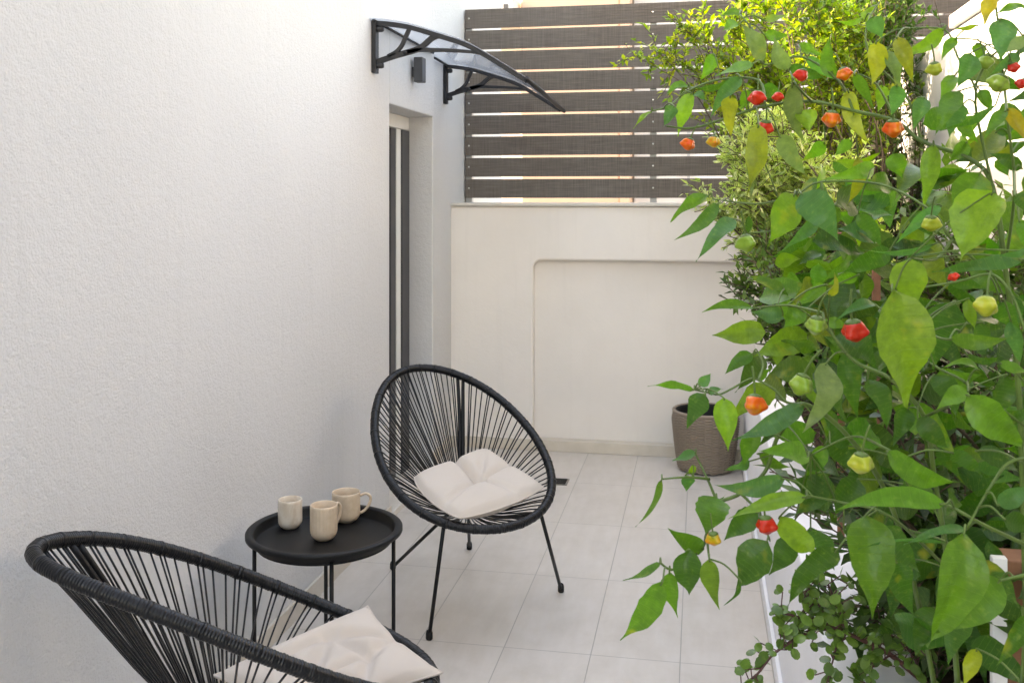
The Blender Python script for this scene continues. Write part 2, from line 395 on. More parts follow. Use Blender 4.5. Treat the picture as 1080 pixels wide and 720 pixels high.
# ------------------------------------------------------------------ back wall with niche, fence on it
bw = thing('back_wall', 'cream rendered wall with a shallow recess at the end of the patio', 'wall', (0, BY, 0))
b = MB(); TOP = 1.398; NX0, NX1, NZ = -.94, .30, 1.09
xz = lambda a, c, h: (a, h, c)
def rc(cx, cz, r, a0, a1): return [(cx + r * math.cos(rad(a0 + (a1 - a0) * k / 6)), cz + r * math.sin(rad(a0 + (a1 - a0) * k / 6))) for k in range(7)]
poly = [(-1.60, 0), (-1.60, TOP), (1.1, TOP), (1.1, 0), (NX1, 0)] + rc(NX1 - .05, NZ - .05, .05, 0, 90) + rc(NX0 + .05, NZ - .05, .05, 90, 180) + [(NX0, 0)]
b.prism(poly, xz, BY, BY + .06)
o = local(b, bw).build('wall', M['cream'], bw, False, .012)
b = MB(); b.box(-1.60, 1.1, BY + .061, BY + .45, 0, TOP); local(b, bw).build('recess', M['niche'], bw, False)
b = MB(); b.box(-1.43, 1.1, BY - .018, BY + .47, TOP + .001, TOP + .019); local(b, bw).build('coping', M['stone'], bw, False, .003)
b = MB(); b.box(-1.424, .233, BY - .012, BY + .059, .0005, .062); local(b, bw).build('skirting', M['skirt'], bw, False, .002)

FY = 5.85
fence = thing('slat_fence', 'grey brown horizontal slat fence standing on the cream wall', 'fence', (0, FY, TOP))
for k in range(9):
    z0 = 1.445 + k * .1303
    b = MB(); b.box(-1.418, 1.6, FY, FY + .022, z0, z0 + .1150)
    # fine grooves along the board front
    for g in range(6):
        zz = z0 + .012 + g * .0165; b.box(-1.416, 1.599, FY - .0016, FY - .0002, zz, zz + .007)
    sl = local(b, fence).build('slat', M['wpc'], fence, False)
    for x in (-1.395, -.272, .9):
        b = MB(); t = MB(); t.lathe([(0, .004), (.005, .003), (.0058, 0)], (0, 0, 0), 10)
        b.add([(x + p.x, FY - .0012 - p.z, z0 + .06 + p.y + R.uniform(-.012, .012)*0) for p in t.v], [f[::-1] for f in t.f])
        local(b, fence).build('screw', M['screw'], sl)
for x in (-1.40, -.272, .9):
    b = MB(); b.box(x - .02, x + .02, FY + .024, FY + .064, TOP + .02, 2.60); local(b, fence).build('post', M['post'], fence, False, .003)

rw = MB(); rw.box(1.1, 1.32, -4, 5.98, -.2, 2.19)
rw = rw.build('boundary_wall', M['white'], None, False, .01); tag(rw, 'tall white boundary wall in the sun behind the plants', 'wall')
b = MB(); b.box(1.08, 1.34, -4, 4.6, 2.192, 2.25); b.build('coping', M['white'], rw, False, .006)
pw = thing('planter_wall', 'low white raised planter wall along the right side of the tiles', 'planter', (.235, 0, 0))
b = MB(); b.box(.235, .40, -4, BY - .001, 0, .585); local(b, pw).build('wall', M['planter'], pw, False, .01)
b = MB(); b.box(.222, .2345, -4, BY - .014, .0005, .062); local(b, pw).build('skirting', M['planter'], pw, False, .002)

# drain
dp = P(588, 508, CH * FPX / (508 - HV))
dr = thing('floor_drain', 'small square steel floor drain in the tiles behind the chair', 'drain', (dp.x, dp.y, 0))
b = MB(); b.box(-.055, .055, -.055, .055, .001, .004); b.build('frame', M['grate'], dr, False)
b = MB()
for k in range(6): b.box(-.046, .046, -.045 + k * .0165, -.037 + k * .0165, .0042, .0062)
b.build('grille', M['steel'], dr, False)

# ------------------------------------------------------------------ chairs
A_, B_, ZC, TI, EG, SD, SD2 = .446, .296, .583, .513, -.188, -.003, -.029
def ring(t):
    s = A_ * math.cos(t); w = B_ * math.sin(t) * (1 + EG * math.cos(t)); n = SD * math.cos(2 * t) + SD2 * math.cos(t) ** 3
    lx = s * math.cos(TI) - n * math.sin(TI); return Vector((-lx, w, ZC + s * math.sin(TI) + n * math.cos(TI)))
HUB = Vector((-.03, .05, .315))
POSE = [(-.935, 1.912, rad(41.9)), (-.859, 3.403, rad(-53.6))]
def tol(p, pose):
    c, s = math.cos(-pose[2]), math.sin(-pose[2]); x, y = p[0] - pose[0], p[1] - pose[1]
    return Vector((c * x - s * y, s * x + c * y, 0))
feet = {k: tol(P(u, v, CH * FPX / (v - HV)), POSE[1]) for k, (u, v) in dict(fr=(452.7, 674), fl=(591.6, 624), bl=(495, 579), br=(414.4, 600)).items()}
def hubpt(q, r=.052):
    return HUB + Vector((r * math.cos(q), r * .9 * math.sin(q), 0.0))
def make_chair(label, pose):
    t = thing('string_chair', label, 'chair', (pose[0], pose[1], 0), pose[2], 'black string chairs on the patio')
    # wrapped rim
    b = MB(); NW = 370; pts = []; rs = []
    # equal arc length
    raw = [ring(2 * math.pi * i / 2000) for i in range(2000)]
    L = [0]
    for i in range(2000): L.append(L[-1] + (raw[(i + 1) % 2000] - raw[i]).length)
    j = 0
    for i in range(NW * 4):
        d = L[-1] * i / (NW * 4)
        while L[j + 1] < d: j += 1
        f = (d - L[j]) / (L[j + 1] - L[j]); pts.append(raw[j].lerp(raw[(j + 1) % 2000], f))
        w = i // 4
        rs.append((.0142, .0152, .0155, .0152)[i % 4] + .0007 * math.sin(w * 1.7) * math.sin(w * .37))
    b.tube(pts, rs, 12, True); b.build('rim', M['cord'], t)
    b = MB()
    n = 78
    for i in range(n):
        q = 2 * math.pi * (i + .5) / n
        for dq in (-.016, .016) if i % 3 == 0 else (0,):
            a = ring(q + dq + R.uniform(-.006, .006)); h = a - HUB; ang = math.atan2(h.y, h.x)
            e = hubpt(ang + R.uniform(-.05, .05), .048); dr_ = (a - e).normalized()
            m_ = a.lerp(e, .55) + Vector((0, 0, -.006 + R.uniform(-.004, .004)))
            b.tube([a - dr_ * .0, a.lerp(e, .2), m_, e], .0024, 6)
        # wrap knot on the rim
        a = ring(q); tg = (ring(q + .01) - ring(q - .01)).normalized()
        if i % 3 == 0: b.tube([a - tg * .004, a + tg * R.uniform(.002, .006)], R.uniform(.0159, .0164), 12)
    b.build('cords', M['cord'], t)
    b = MB()
    b.tube([hubpt(2 * math.pi * k / 20, .05) for k in range(20)], .0075, 8, True)
    for s in (-1, 1):       # two bars of the back
        b.tube(smooth_path([ring(.63 + s * .035) + Vector((.006, 0, -.01)), ring(.63 + s * .035).lerp(HUB, .5) + Vector((-.012, 0, -.014)), hubpt(math.pi - s * .35)], 6), .0068, 8)
    b.build('back_frame', M['steel'], t)
    rt = {'fl': ring(2 * math.pi * 101 / 240), 'fr': ring(2 * math.pi * 141 / 240)}
    for k in ('fl', 'fr', 'bl', 'br'):
        f = feet[k]
        b = MB()
        if k[0] == 'f':
            top = rt[k] + Vector((-.004, 0, -.014)); pth = [top, f + Vector((0, 0, .01))]
            b.tube(pth, .0065, 10)
            b.tube(smooth_path([top, top.lerp(HUB, .5) + Vector((0, 0, -.02)), hubpt(.7 if k == 'fl' else -.7)], 5), .0058, 8)
        else:
            top = hubpt(2.5 if k == 'bl' else -2.5) + Vector((0, 0, -.004))
            b.tube([top, f + Vector((0, 0, .01))], .0065, 10)
        leg = b.build('leg', M['steel'], t)
        b = MB(); b.lathe([(0, 0), (.009, 0), (.0115, .004), (.0115, .022), (.009, .030), (.006, .032)], f, 14); b.build('foot_cap', M['rubber'], leg)
    return t
make_chair('black string chair nearest, seen from its side beside the tray table', POSE[0])
make_chair('black string chair standing past the tray table, facing us before the cream wall', POSE[1])

# ------------------------------------------------------------------ cushions
def cushion(label, cor, sink, th, tufts, seed, front=-.13, creases=(), under=.38, gap=.52):
    """four corners in order, a padded square with peaked corners"""
    rr = random.Random(seed); n = 44
    c = sum(cor, Vector()) / 4
    nrm = Vector((0, 0, 1))
    def base(a, bq):
        p = cor[0] * (1 - a) * (1 - bq) + cor[1] * a * (1 - bq) + cor[2] * a * bq + cor[3] * (1 - a) * bq
        x, y = 2 * a - 1, 2 * bq - 1
        pinch = 1 + (front if y > 0 else -.13) * (1 - x * x) * y * y + (front if x < 0 else -.13) * (1 - y * y) * x * x
        p = c + (p - c) * pinch
        p.z -= sink * (1 - x * x) * (1 - y * y) ** 1.0
        return p
    def pad(a, bq):
        x, y = abs(2 * a - 1), abs(2 * bq - 1)
        h = ((1 - x ** 2.4) * (1 - y ** 2.4)) ** .5
        dent = 0
        for (ta, tb) in tufts:
            d = math.hypot(a - ta, bq - tb); dent += .62 * math.exp(-(d / .07) ** 2)
            # creases between tufts
        for i in range(len(tufts)):
            for j in range(i + 1, len(tufts)):
                (x0, y0), (x1, y1) = tufts[i], tufts[j]
                if math.hypot(x1 - x0, y1 - y0) > gap: continue
                L2 = (x1 - x0) ** 2 + (y1 - y0) ** 2
                k = max(0, min(1, ((a - x0) * (x1 - x0) + (bq - y0) * (y1 - y0)) / L2))
                d = math.hypot(a - x0 - k * (x1 - x0), bq - y0 - k * (y1 - y0)); dent = max(dent, .42 * math.exp(-(d / .045) ** 2))
        for (x0, y0, x1, y1, am, wd) in creases:
            L2 = (x1 - x0) ** 2 + (y1 - y0) ** 2; k = max(0, min(1, ((a - x0) * (x1 - x0) + (bq - y0) * (y1 - y0)) / L2))
            d = math.hypot(a - x0 - k * (x1 - x0), bq - y0 - k * (y1 - y0)); dent = max(dent, am * math.exp(-(d / wd) ** 2))
        return max(0, h * (1 - min(.85, dent)) + .05 * h * math.sin(9 * a + seed) * math.sin(11 * bq + 2 * seed))
    b = MB()
    vs = []; uv = []
    for sgn in (1, -1):
        for j in range(n + 1):
            for i in range(n + 1):
                a, q = i / n, j / n
                p = base(a, q) + nrm * (th * pad(a, q) * (.62 if sgn > 0 else -under))
                vs.append(p); uv.append((a, q))
    N = (n + 1) ** 2
    fs = []
    for j in range(n):
        for i in range(n):
            f = (j * (n + 1) + i, j * (n + 1) + i + 1, (j + 1) * (n + 1) + i + 1, (j + 1) * (n + 1) + i)
            fs.append(f); fs.append(tuple(N + k for k in f)[::-1])
    b.add(vs, fs, uv)
    o = b.build('seat_cushion', M['fabric']); tag(o, label, 'cushion', 'pale linen seat cushions')
    # sewn buttons pull
    for (ta, tb) in tufts:
        bb = MB()
        p = base(ta, tb) + nrm * (th * pad(ta, tb) * .62 + .001)
        bb.lathe([(.0001, .003), (.004, .0026), (.006, .0)], p, 10)
        bb.build('button', M['fabric'], o)
    # piped edge
    eb = MB(); edge = [base(i / n, 0) for i in range(n)] + [base(1, i / n) for i in range(n)] + [base(1 - i / n, 1) for i in range(n)] + [base(0, 1 - i / n) for i in range(n)]
    eb.tube(edge, .0028, 6, True); eb.build('seam', M['fabric'], o)
    return o
T9 = [(.3, .3), (.7, .3), (.3, .7), (.7, .7)]
cushion('crumpled pale linen cushion with a peaked corner in the farther string chair',
        [P(437, 503, 3.34), P(513, 473, 3.62), P(573, 513, 3.38), P(485, 546, 3.10)], .06, .135, [(.5, .55)], 1, .17, [(.5, .55, .48, .0, .62, .05), (.5, .55, 1.0, .55, .4, .045), (.5, .55, .0, .75, .28, .035), (.5, .55, .62, 1.0, .25, .035), (.5, .55, .85, .15, .22, .04)], .22)
cushion('tufted pale linen cushion with several buttons in the nearest string chair',
        [P(225, 712, 2.05), P(388, 639, 2.30), P(466, 709, 2.10), P(310, 778, 1.80)], .03, .10, [(.25, .25), (.62, .22), (.30, .62), (.70, .62), (.93, .55), (.5, .93)], 3)

# ------------------------------------------------------------------ tray table and cups
TC = Vector((-1.06, 2.66, 0)); TZ = .50
tt = thing('tray_table', 'round black metal tray table with thin legs between the string chairs', 'table', TC)
b = MB(); b.lathe([(.0001, TZ - .030), (.190, TZ - .030), (.196, TZ - .027), (.200, TZ - .004), (.203, TZ), (.219, TZ), (.2225, TZ - .003), (.2225, TZ - .012), (.2195, TZ - .013), (.2195, TZ - .005), (.206, TZ - .006), (.203, TZ - .010), (.199, TZ - .031), (.192, TZ - .034), (.0001, TZ - .034)], (0, 0, 0), 96)
b.build('tray', M['tray'], tt)
base_a = YAW
la = [rad(x) + base_a for x in (12, 100, 190, 286)]
for q in la:
    b = MB(); x, y = .197 * math.cos(q), .197 * math.sin(q)
    b.tube([(x, y, .0), (x, y, TZ - .028)], .0058, 10); lg = b.build('leg', M['steel'], tt)
    b = MB(); b.lathe([(0, .0), (.0075, .0), (.0075, .012), (.006, .013)], (x, y, 0), 10); b.build('foot_cap', M['rubber'], lg)
b = MB(); b.tube([(.190 * math.cos(2 * math.pi * k / 48), .190 * math.sin(2 * math.pi * k / 48), TZ - .0365) for k in range(48)], .0035, 8, True); b.build('leg_hoop', M['steel'], tt)
ZT = TZ - .0295
def onTray(u, v):
    return P(u, v, (CH - ZT) * FPX / (v - HV))
def cup_mesh(R0, H, ribs, th=.0035, k=96):
    pr = []
    for i in range(15):
        f = i / 14; rr = R0 * (1 - (1 - min(1, f / .30)) ** 2.4 * .42); pr.append((rr, H * f))
    pr = [(.0001, 0), (R0 * .5, 0)] + pr[0:] + [(R0 - th * .5, H + .0015), (R0 - th, H)]
    pr += [(rr - th, z) for rr, z in [(R0, H * .8), (R0, H * .5), (R0 * .97, H * .28), (R0 * .80, H * .10)]] + [(.0001, H * .07)]
    def fn(r, i, j, q):
        if ribs and 5 < i < 16: return r - .0013 * (j % 4 == 0)
        return r
    m = MB(); m.lathe(pr, (0, 0, 0), k, fn); return m
def cup(name, label, u, v, R0, H, mat, ribs, handle):
    p = onTray(u, v); 
    o = cup_mesh(R0, H, ribs).build(name, M[mat]); o.location = p; tag(o, label, 'cup', 'cups on the tray table')
    if handle is not None:
        b = MB(); c, s = math.cos(handle), math.sin(handle)
        pth = smooth_path([(R0 - .002, H * .83), (R0 + .018, H * .90), (R0 + .030, H * .74), (R0 + .026, H * .50), (R0 + .012, H * .30), (R0 - .003, H * .22)], 6)if False else None
        pts = [(R0 - .002, .83), (R0 + .017, .90), (R0 + .031, .76), (R0 + .028, .54), (R0 + .014, .33), (R0 - .004, .22)]
        pts = smooth_path([(c * r_, s * r_, H * z_) for r_, z_ in pts], 6)
        b.tube(pts, [.0042] * len(pts), 10); b.build('handle', M[mat], o)
    return o
cup('mug', 'smooth beige mug with its handle towards the far chair, rearmost on the tray', 365, 549, .0425, .088, 'cer_tan', False, YAW + .25)
cup('ribbed_cup', 'ribbed beige mug, front most of the three on the black tray', 341.5, 568, .039, .098, 'cer_beige', True, YAW + 1.0)
cup('mottled_cup', 'mottled cream cup without handle, nearest the wall on the tray', 306, 556, .0355, .084, 'cer_mottle', False, None)

# ------------------------------------------------------------------ wicker pot
pp = P(744, 493, 5.20); pot = thing('wicker_pot', 'brown woven wicker pot with black liner in the far corner', 'pot', (pp.x, pp.y + .02, 0))
b = MB(); prof = []
nr = 88
for i in range(nr):
    f = i / (nr - 1); r = .140 + .038 * f ** .7 - .012 * max(0, f - .85) / .15
    prof.append((r, .008 + .302 * f))
kk = 168
def weave(r, i, j, q):
    return r + .0065 * math.cos(i * math.pi / 2 + (math.pi if (j // 6) % 2 else 0)) * 1.0 + .0012 * math.cos(j * 2 * math.pi / 6)
b.lathe(prof, (0, 0, 0), kk, weave); b.build('basket', M['wicker'], pot)
b = MB(); b.tube([(.167 * math.cos(2 * math.pi * k / 60), .167 * math.sin(2 * math.pi * k / 60), .312) for k in range(60)], .0085, 10, True); b.build('rim', M['wicker'], pot)
b = MB(); b.lathe([(.1555, .316), (.150, .316), (.148, .30), (.138, .16), (.0001, .158)], (0, 0, 0), 48); b.build('liner', M['rubber'], pot)

# ------------------------------------------------------------------ pepper plants
def leaf(b, base, tip, W, roll, curl, col, rng, fold=.22, nseg=12):
    ax = tip - base; L = ax.length; t = ax.normalized()
    view = (base + tip) * .5 - Vector((0, 0, CH)); view.normalize()
    side = t.cross(view)
    if side.length < .05: side = t.cross(Vector((0, 0, 1)))
    side.normalize(); nr = side.cross(t).normalized()
    if nr.dot(view) > 0: nr = -nr
    c, s = math.cos(roll), math.sin(roll)
    sd = side * c + nr * s; nr = nr * c - side * s
    vs = []; uv = []; ph = rng.uniform(0, 6); wv = rng.uniform(.03, .11); tw = rng.uniform(-.7, .7); fold = rng.uniform(.05, .5); bend = rng.uniform(-.10, .10)
    for i in range(nseg + 1):
        f = i / nseg
        w = W * .5 * 3.54 * (f ** .62) * ((1 - f) ** 1.45) if 0 < f < 1 else 0
        w *= 1 + rng.uniform(-.055, .055)
        ctr = base + ax * f + nr * (curl * L * (math.sin(f * math.pi) * .9)) - Vector((0, 0, 1)) * (abs(curl) * .25 * L * f * f) + sd * (bend * L * math.sin(f * math.pi))
        for j in range(-2, 3):
            q = j / 2
            sdd = sd * math.cos(tw * (f - .3)) + nr * math.sin(tw * (f - .3))
            wob = wv * W * math.sin(ph + f * 11 + q * 1.3) * abs(q)
            vs.append(ctr + sdd * (w * q) + nr * (fold * w * abs(q) * 1.0 + wob)); uv.append((f, .5 + q * .5))
    fs = [(i * 5 + j, i * 5 + j + 1, (i + 1) * 5 + j + 1, (i + 1) * 5 + j) for i in range(nseg) for j in range(4)]
    b.add(vs, fs, uv, col)
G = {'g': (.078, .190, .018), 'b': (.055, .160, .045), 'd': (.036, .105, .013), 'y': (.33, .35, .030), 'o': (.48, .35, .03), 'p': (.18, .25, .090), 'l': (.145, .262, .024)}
# base u, v, tip u, v, width, depth, tint
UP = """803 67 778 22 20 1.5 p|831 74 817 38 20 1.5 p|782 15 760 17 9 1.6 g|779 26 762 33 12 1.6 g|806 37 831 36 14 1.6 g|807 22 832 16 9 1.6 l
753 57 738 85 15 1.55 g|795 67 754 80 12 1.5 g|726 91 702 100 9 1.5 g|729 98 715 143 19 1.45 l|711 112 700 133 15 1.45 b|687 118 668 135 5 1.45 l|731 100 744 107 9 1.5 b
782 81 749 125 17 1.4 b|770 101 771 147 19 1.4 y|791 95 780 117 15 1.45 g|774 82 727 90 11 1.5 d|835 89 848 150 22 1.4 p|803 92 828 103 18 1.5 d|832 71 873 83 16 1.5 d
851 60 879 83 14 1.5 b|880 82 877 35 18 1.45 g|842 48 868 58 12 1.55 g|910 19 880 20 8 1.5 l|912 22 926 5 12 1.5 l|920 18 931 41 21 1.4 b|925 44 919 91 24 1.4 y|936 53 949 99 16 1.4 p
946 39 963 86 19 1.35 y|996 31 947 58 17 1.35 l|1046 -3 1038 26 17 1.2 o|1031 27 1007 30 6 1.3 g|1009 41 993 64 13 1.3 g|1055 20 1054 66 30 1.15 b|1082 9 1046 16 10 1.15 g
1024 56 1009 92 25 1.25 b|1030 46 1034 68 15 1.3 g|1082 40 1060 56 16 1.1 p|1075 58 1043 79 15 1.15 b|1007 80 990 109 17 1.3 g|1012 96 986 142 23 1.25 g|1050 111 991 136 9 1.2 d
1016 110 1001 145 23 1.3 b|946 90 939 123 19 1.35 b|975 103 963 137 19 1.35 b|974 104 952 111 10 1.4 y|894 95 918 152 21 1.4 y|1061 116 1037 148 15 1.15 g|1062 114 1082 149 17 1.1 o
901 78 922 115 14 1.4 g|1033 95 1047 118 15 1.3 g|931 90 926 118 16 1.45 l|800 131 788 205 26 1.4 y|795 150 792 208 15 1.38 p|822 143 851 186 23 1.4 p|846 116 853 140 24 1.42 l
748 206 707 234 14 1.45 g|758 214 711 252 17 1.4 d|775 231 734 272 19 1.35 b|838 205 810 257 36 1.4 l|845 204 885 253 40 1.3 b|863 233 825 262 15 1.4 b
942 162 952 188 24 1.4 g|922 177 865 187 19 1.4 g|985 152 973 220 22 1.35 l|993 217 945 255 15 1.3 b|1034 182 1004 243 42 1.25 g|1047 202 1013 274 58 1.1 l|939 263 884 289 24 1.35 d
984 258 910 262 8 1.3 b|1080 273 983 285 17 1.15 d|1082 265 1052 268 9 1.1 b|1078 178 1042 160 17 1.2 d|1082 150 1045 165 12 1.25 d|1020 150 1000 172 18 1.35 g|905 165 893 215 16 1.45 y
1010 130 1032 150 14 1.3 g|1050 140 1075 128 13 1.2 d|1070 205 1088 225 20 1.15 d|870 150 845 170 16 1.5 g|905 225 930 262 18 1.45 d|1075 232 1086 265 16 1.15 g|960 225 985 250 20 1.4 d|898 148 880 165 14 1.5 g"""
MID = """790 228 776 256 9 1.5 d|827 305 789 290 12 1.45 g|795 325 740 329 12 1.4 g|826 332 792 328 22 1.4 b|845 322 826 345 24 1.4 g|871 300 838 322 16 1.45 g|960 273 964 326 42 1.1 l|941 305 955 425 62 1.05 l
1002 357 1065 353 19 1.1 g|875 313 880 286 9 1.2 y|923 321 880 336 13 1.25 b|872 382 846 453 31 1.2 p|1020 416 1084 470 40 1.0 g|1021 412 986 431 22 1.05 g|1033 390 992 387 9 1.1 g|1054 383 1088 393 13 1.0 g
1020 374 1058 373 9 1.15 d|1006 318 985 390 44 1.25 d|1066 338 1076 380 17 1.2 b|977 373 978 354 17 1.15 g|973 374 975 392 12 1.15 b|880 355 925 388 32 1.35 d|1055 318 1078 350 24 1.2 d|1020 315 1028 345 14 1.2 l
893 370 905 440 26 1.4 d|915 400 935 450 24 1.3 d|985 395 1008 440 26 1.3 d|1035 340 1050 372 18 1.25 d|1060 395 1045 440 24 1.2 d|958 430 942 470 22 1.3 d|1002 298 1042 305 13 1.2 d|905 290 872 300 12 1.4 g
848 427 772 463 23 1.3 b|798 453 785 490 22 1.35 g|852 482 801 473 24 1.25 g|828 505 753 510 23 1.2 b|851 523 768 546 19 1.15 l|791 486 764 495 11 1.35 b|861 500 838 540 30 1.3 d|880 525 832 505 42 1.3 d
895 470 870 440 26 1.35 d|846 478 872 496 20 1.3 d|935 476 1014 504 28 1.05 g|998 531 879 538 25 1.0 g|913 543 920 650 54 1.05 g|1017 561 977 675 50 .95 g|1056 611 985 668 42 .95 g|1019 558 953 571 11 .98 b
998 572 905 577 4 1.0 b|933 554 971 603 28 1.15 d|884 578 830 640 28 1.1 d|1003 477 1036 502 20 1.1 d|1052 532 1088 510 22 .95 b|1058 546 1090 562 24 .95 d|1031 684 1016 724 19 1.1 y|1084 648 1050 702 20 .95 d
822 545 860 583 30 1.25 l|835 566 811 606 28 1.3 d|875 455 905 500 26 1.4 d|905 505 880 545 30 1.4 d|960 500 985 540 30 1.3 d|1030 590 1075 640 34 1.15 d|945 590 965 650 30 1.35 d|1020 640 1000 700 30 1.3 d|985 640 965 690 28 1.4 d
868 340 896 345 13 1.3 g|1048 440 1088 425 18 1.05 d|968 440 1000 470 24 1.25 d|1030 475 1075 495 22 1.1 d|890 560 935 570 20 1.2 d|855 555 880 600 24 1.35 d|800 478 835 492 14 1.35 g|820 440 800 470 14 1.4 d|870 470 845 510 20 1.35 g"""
LOW = """732 411 683 407 9 1.35 g|738 407 750 393 13 1.35 b|744 415 724 452 24 1.3 d|763 419 768 475 27 1.28 l|794 373 764 395 17 1.4 d|734 477 709 485 11 1.35 b|723 501 723 517 15 1.3 b|731 490 725 502 8 1.3 l|698 505 670 554 8 1.3 g
756 524 744 564 40 1.28 g|742 579 704 556 21 1.25 g|727 579 727 625 33 1.25 d|748 589 759 643 23 1.2 l|706 603 715 650 21 1.2 g|699 613 654 674 29 1.15 g|697 593 657 611 9 1.2 g|809 570 777 618 42 1.2 d|799 539 763 569 27 1.25 d
781 612 763 637 5 1.2 d|748 415 762 410 9 1.35 b|800 401 815 388 9 1.4 g|745 540 765 520 14 1.3 g"""
stem_up = [[(1082, 640, 1.35), (1075, 420, 1.32), (1060, 280, 1.3), (1047, 198, 1.3), (1025, 169, 1.32), (972, 149, 1.36), (945, 128, 1.38), (900, 117, 1.42), (856, 107, 1.45), (807, 112, 1.45), (774, 122, 1.46), (731, 135, 1.46), (703, 133, 1.46)],
    [(1060, 280, 1.3), (1070, 200, 1.22), (1062, 120, 1.2), (1052, 20, 1.18), (1046, -20, 1.2)], [(1047, 198, 1.3), (1030, 120, 1.3), (1028, 92, 1.3), (1010, 60, 1.32), (997, 32, 1.35), (960, 30, 1.36)],
    [(972, 149, 1.36), (955, 100, 1.4), (918, 60, 1.42), (915, 25, 1.45), (935, -8, 1.48)], [(900, 117, 1.42), (884, 85, 1.45), (845, 60, 1.5), (806, 68, 1.5), (800, 40, 1.55), (780, 15, 1.6)],
    [(807, 112, 1.45), (800, 85, 1.5), (760, 84, 1.5), (728, 95, 1.5), (705, 112, 1.46), (688, 117, 1.46)], [(1060, 300, 1.3), (1004, 253, 1.28), (984, 224, 1.3), (930, 195, 1.38), (866, 192, 1.4), (840, 205, 1.4), (800, 215, 1.42), (752, 210, 1.45)],
    [(1004, 253, 1.28), (987, 273, 1.25), (960, 272, 1.15)], [(1028, 92, 1.3), (1045, 60, 1.28), (1080, 40, 1.15)], [(856, 107, 1.45), (840, 90, 1.42), (832, 72, 1.5)], [(945, 128, 1.38), (925, 90, 1.42), (905, 78, 1.43)],
    [(866, 192, 1.4), (862, 235, 1.38), (788, 246, 1.4)]]
stem_mid = [[(1010, 720, 1.35), (1000, 600, 1.3), (985, 500, 1.28), (975, 440, 1.25), (940, 400, 1.25), (900, 380, 1.28), (873, 345, 1.3), (868, 330, 1.32)], [(975, 440, 1.25), (1022, 411, 1.1), (991, 389, 1.12), (976, 380, 1.15)],
    [(1078, 720, 1.05), (1085, 560, 1.02), (1080, 470, 1.02), (1092, 400, 1.05), (1075, 330, 1.08), (1060, 300, 1.1), (1042, 289, 1.12), (1010, 297, 1.12), (960, 305, 1.12), (941, 306, 1.08)], [(1085, 482, 1.0), (1064, 488, 1.0), (1047, 509, .98), (1019, 558, .97)],
    [(1095, 580, 1.0), (1039, 554, .98), (994, 530, 1.0), (935, 510, 1.1)], [(1085, 605, .95), (1054, 612, .95)], [(868, 330, 1.32), (830, 322, 1.38), (795, 325, 1.4)], [(940, 400, 1.25), (960, 350, 1.2), (1000, 358, 1.12), (1020, 340, 1.1)],
    [(985, 500, 1.28), (940, 476, 1.1), (900, 460, 1.25), (855, 480, 1.27)], [(1000, 600, 1.3), (940, 545, 1.15), (890, 530, 1.2), (850, 522, 1.18)]]
stem_low = [[(985, 720, 1.5), (965, 620, 1.45), (935, 520, 1.4), (890, 455, 1.35), (848, 426, 1.33), (833, 443, 1.33), (819, 463, 1.33), (807, 497, 1.33), (781, 520, 1.3), (758, 530, 1.3), (752, 545, 1.28), (745, 563, 1.27), (740, 578, 1.26), (712, 600, 1.22), (696, 593, 1.22)],
    [(848, 426, 1.33), (830, 424, 1.35), (817, 411, 1.36), (800, 401, 1.37), (790, 400, 1.37), (761, 415, 1.36), (748, 414, 1.36), (733, 411, 1.35)], [(755, 526, 1.3), (748, 509, 1.32), (738, 488, 1.35), (733, 477, 1.36)], [(748, 505, 1.32), (725, 503, 1.3), (698, 505, 1.3)],
    [(800, 401, 1.37), (805, 385, 1.4), (800, 372, 1.42)], [(745, 563, 1.27), (748, 589, 1.22)], [(781, 520, 1.3), (800, 540, 1.28), (812, 570, 1.22)]]
F_UP = [(799, 106, 20, 'red'), (821, 104, 13, 'red'), (847, 81, 17, 'red'), (808, 137, 21, 'red'), (878, 128, 23, 'orange'), (925, 65, 17, 'orange'), (888.5, 80, 18, 'orange'), (942, 138, 25, 'orange'), (985.5, 74.5, 19, 'lime'), (1038.5, 68, 19, 'green'), (1058, 91, 25, 'green'), (1067, 73, 15, 'red'), (1079, 90, 14, 'red'), (728, 154, 17, 'orange'), (753, 151, 16, 'turn'), (786, 259, 24, 'green'), (982, 238, 22, 'lime')]
F_MID = [(899, 352, 31, 'red'), (1041, 326, 29, 'lime'), (1004, 293, 12, 'red'), (862, 346, 26, 'green'), (848, 409, 30, 'green'), (909, 491, 29, 'lime')]
F_LOW = [(796, 429, 28, 'orange'), (752, 570, 19, 'turn'), (807, 556, 25, 'red')]
def fruit_mesh(kind, seed):
    rr = random.Random(seed); k = 30; b = MB(); ph = rr.uniform(0, 6); lob = rr.choice((3, 3, 4))
    prof = [(.0005, .02), (.36, -.0), (.62, -.09), (.78, -.24), (.86, -.40), (.97, -.54), (.92, -.70), (.66, -.84), (.44, -.96), (.24, -1.06), (.0005, -1.10)]
    def fn(r, i, j, q):
        w = .5 + .5 * math.cos(math.pi * min(1, abs(i / 3 - 5) / 3.6)); lo = math.cos(lob * q + ph)
        return r * (1 + w * .25 * lo + .09 * math.cos(q + ph * 2) + .05 * math.cos(2 * q + ph * 3)) * (1 - .10 * w)
    sp_ = smooth_path([(r * .55, 0, z * .78) for r, z in prof], 3)
    b.lathe([(max(.0004, q.x), q.z) for q in sp_], (0, 0, 0), k, fn)
    return b
FM = {}
def stalk_mesh():
    b = MB(); b.lathe([(.0005, .10), (.08, .09), (.24, .03), (.33, -.05), (.30, -.06), (.0005, -.02)], (0, 0, 0), 12)
    b.tube(smooth_path([(0, 0, .06), (.02, .02, .4), (.10, .05, .85), (.26, .1, 1.25)], 4), .05, 7); return b
stalk_me = None
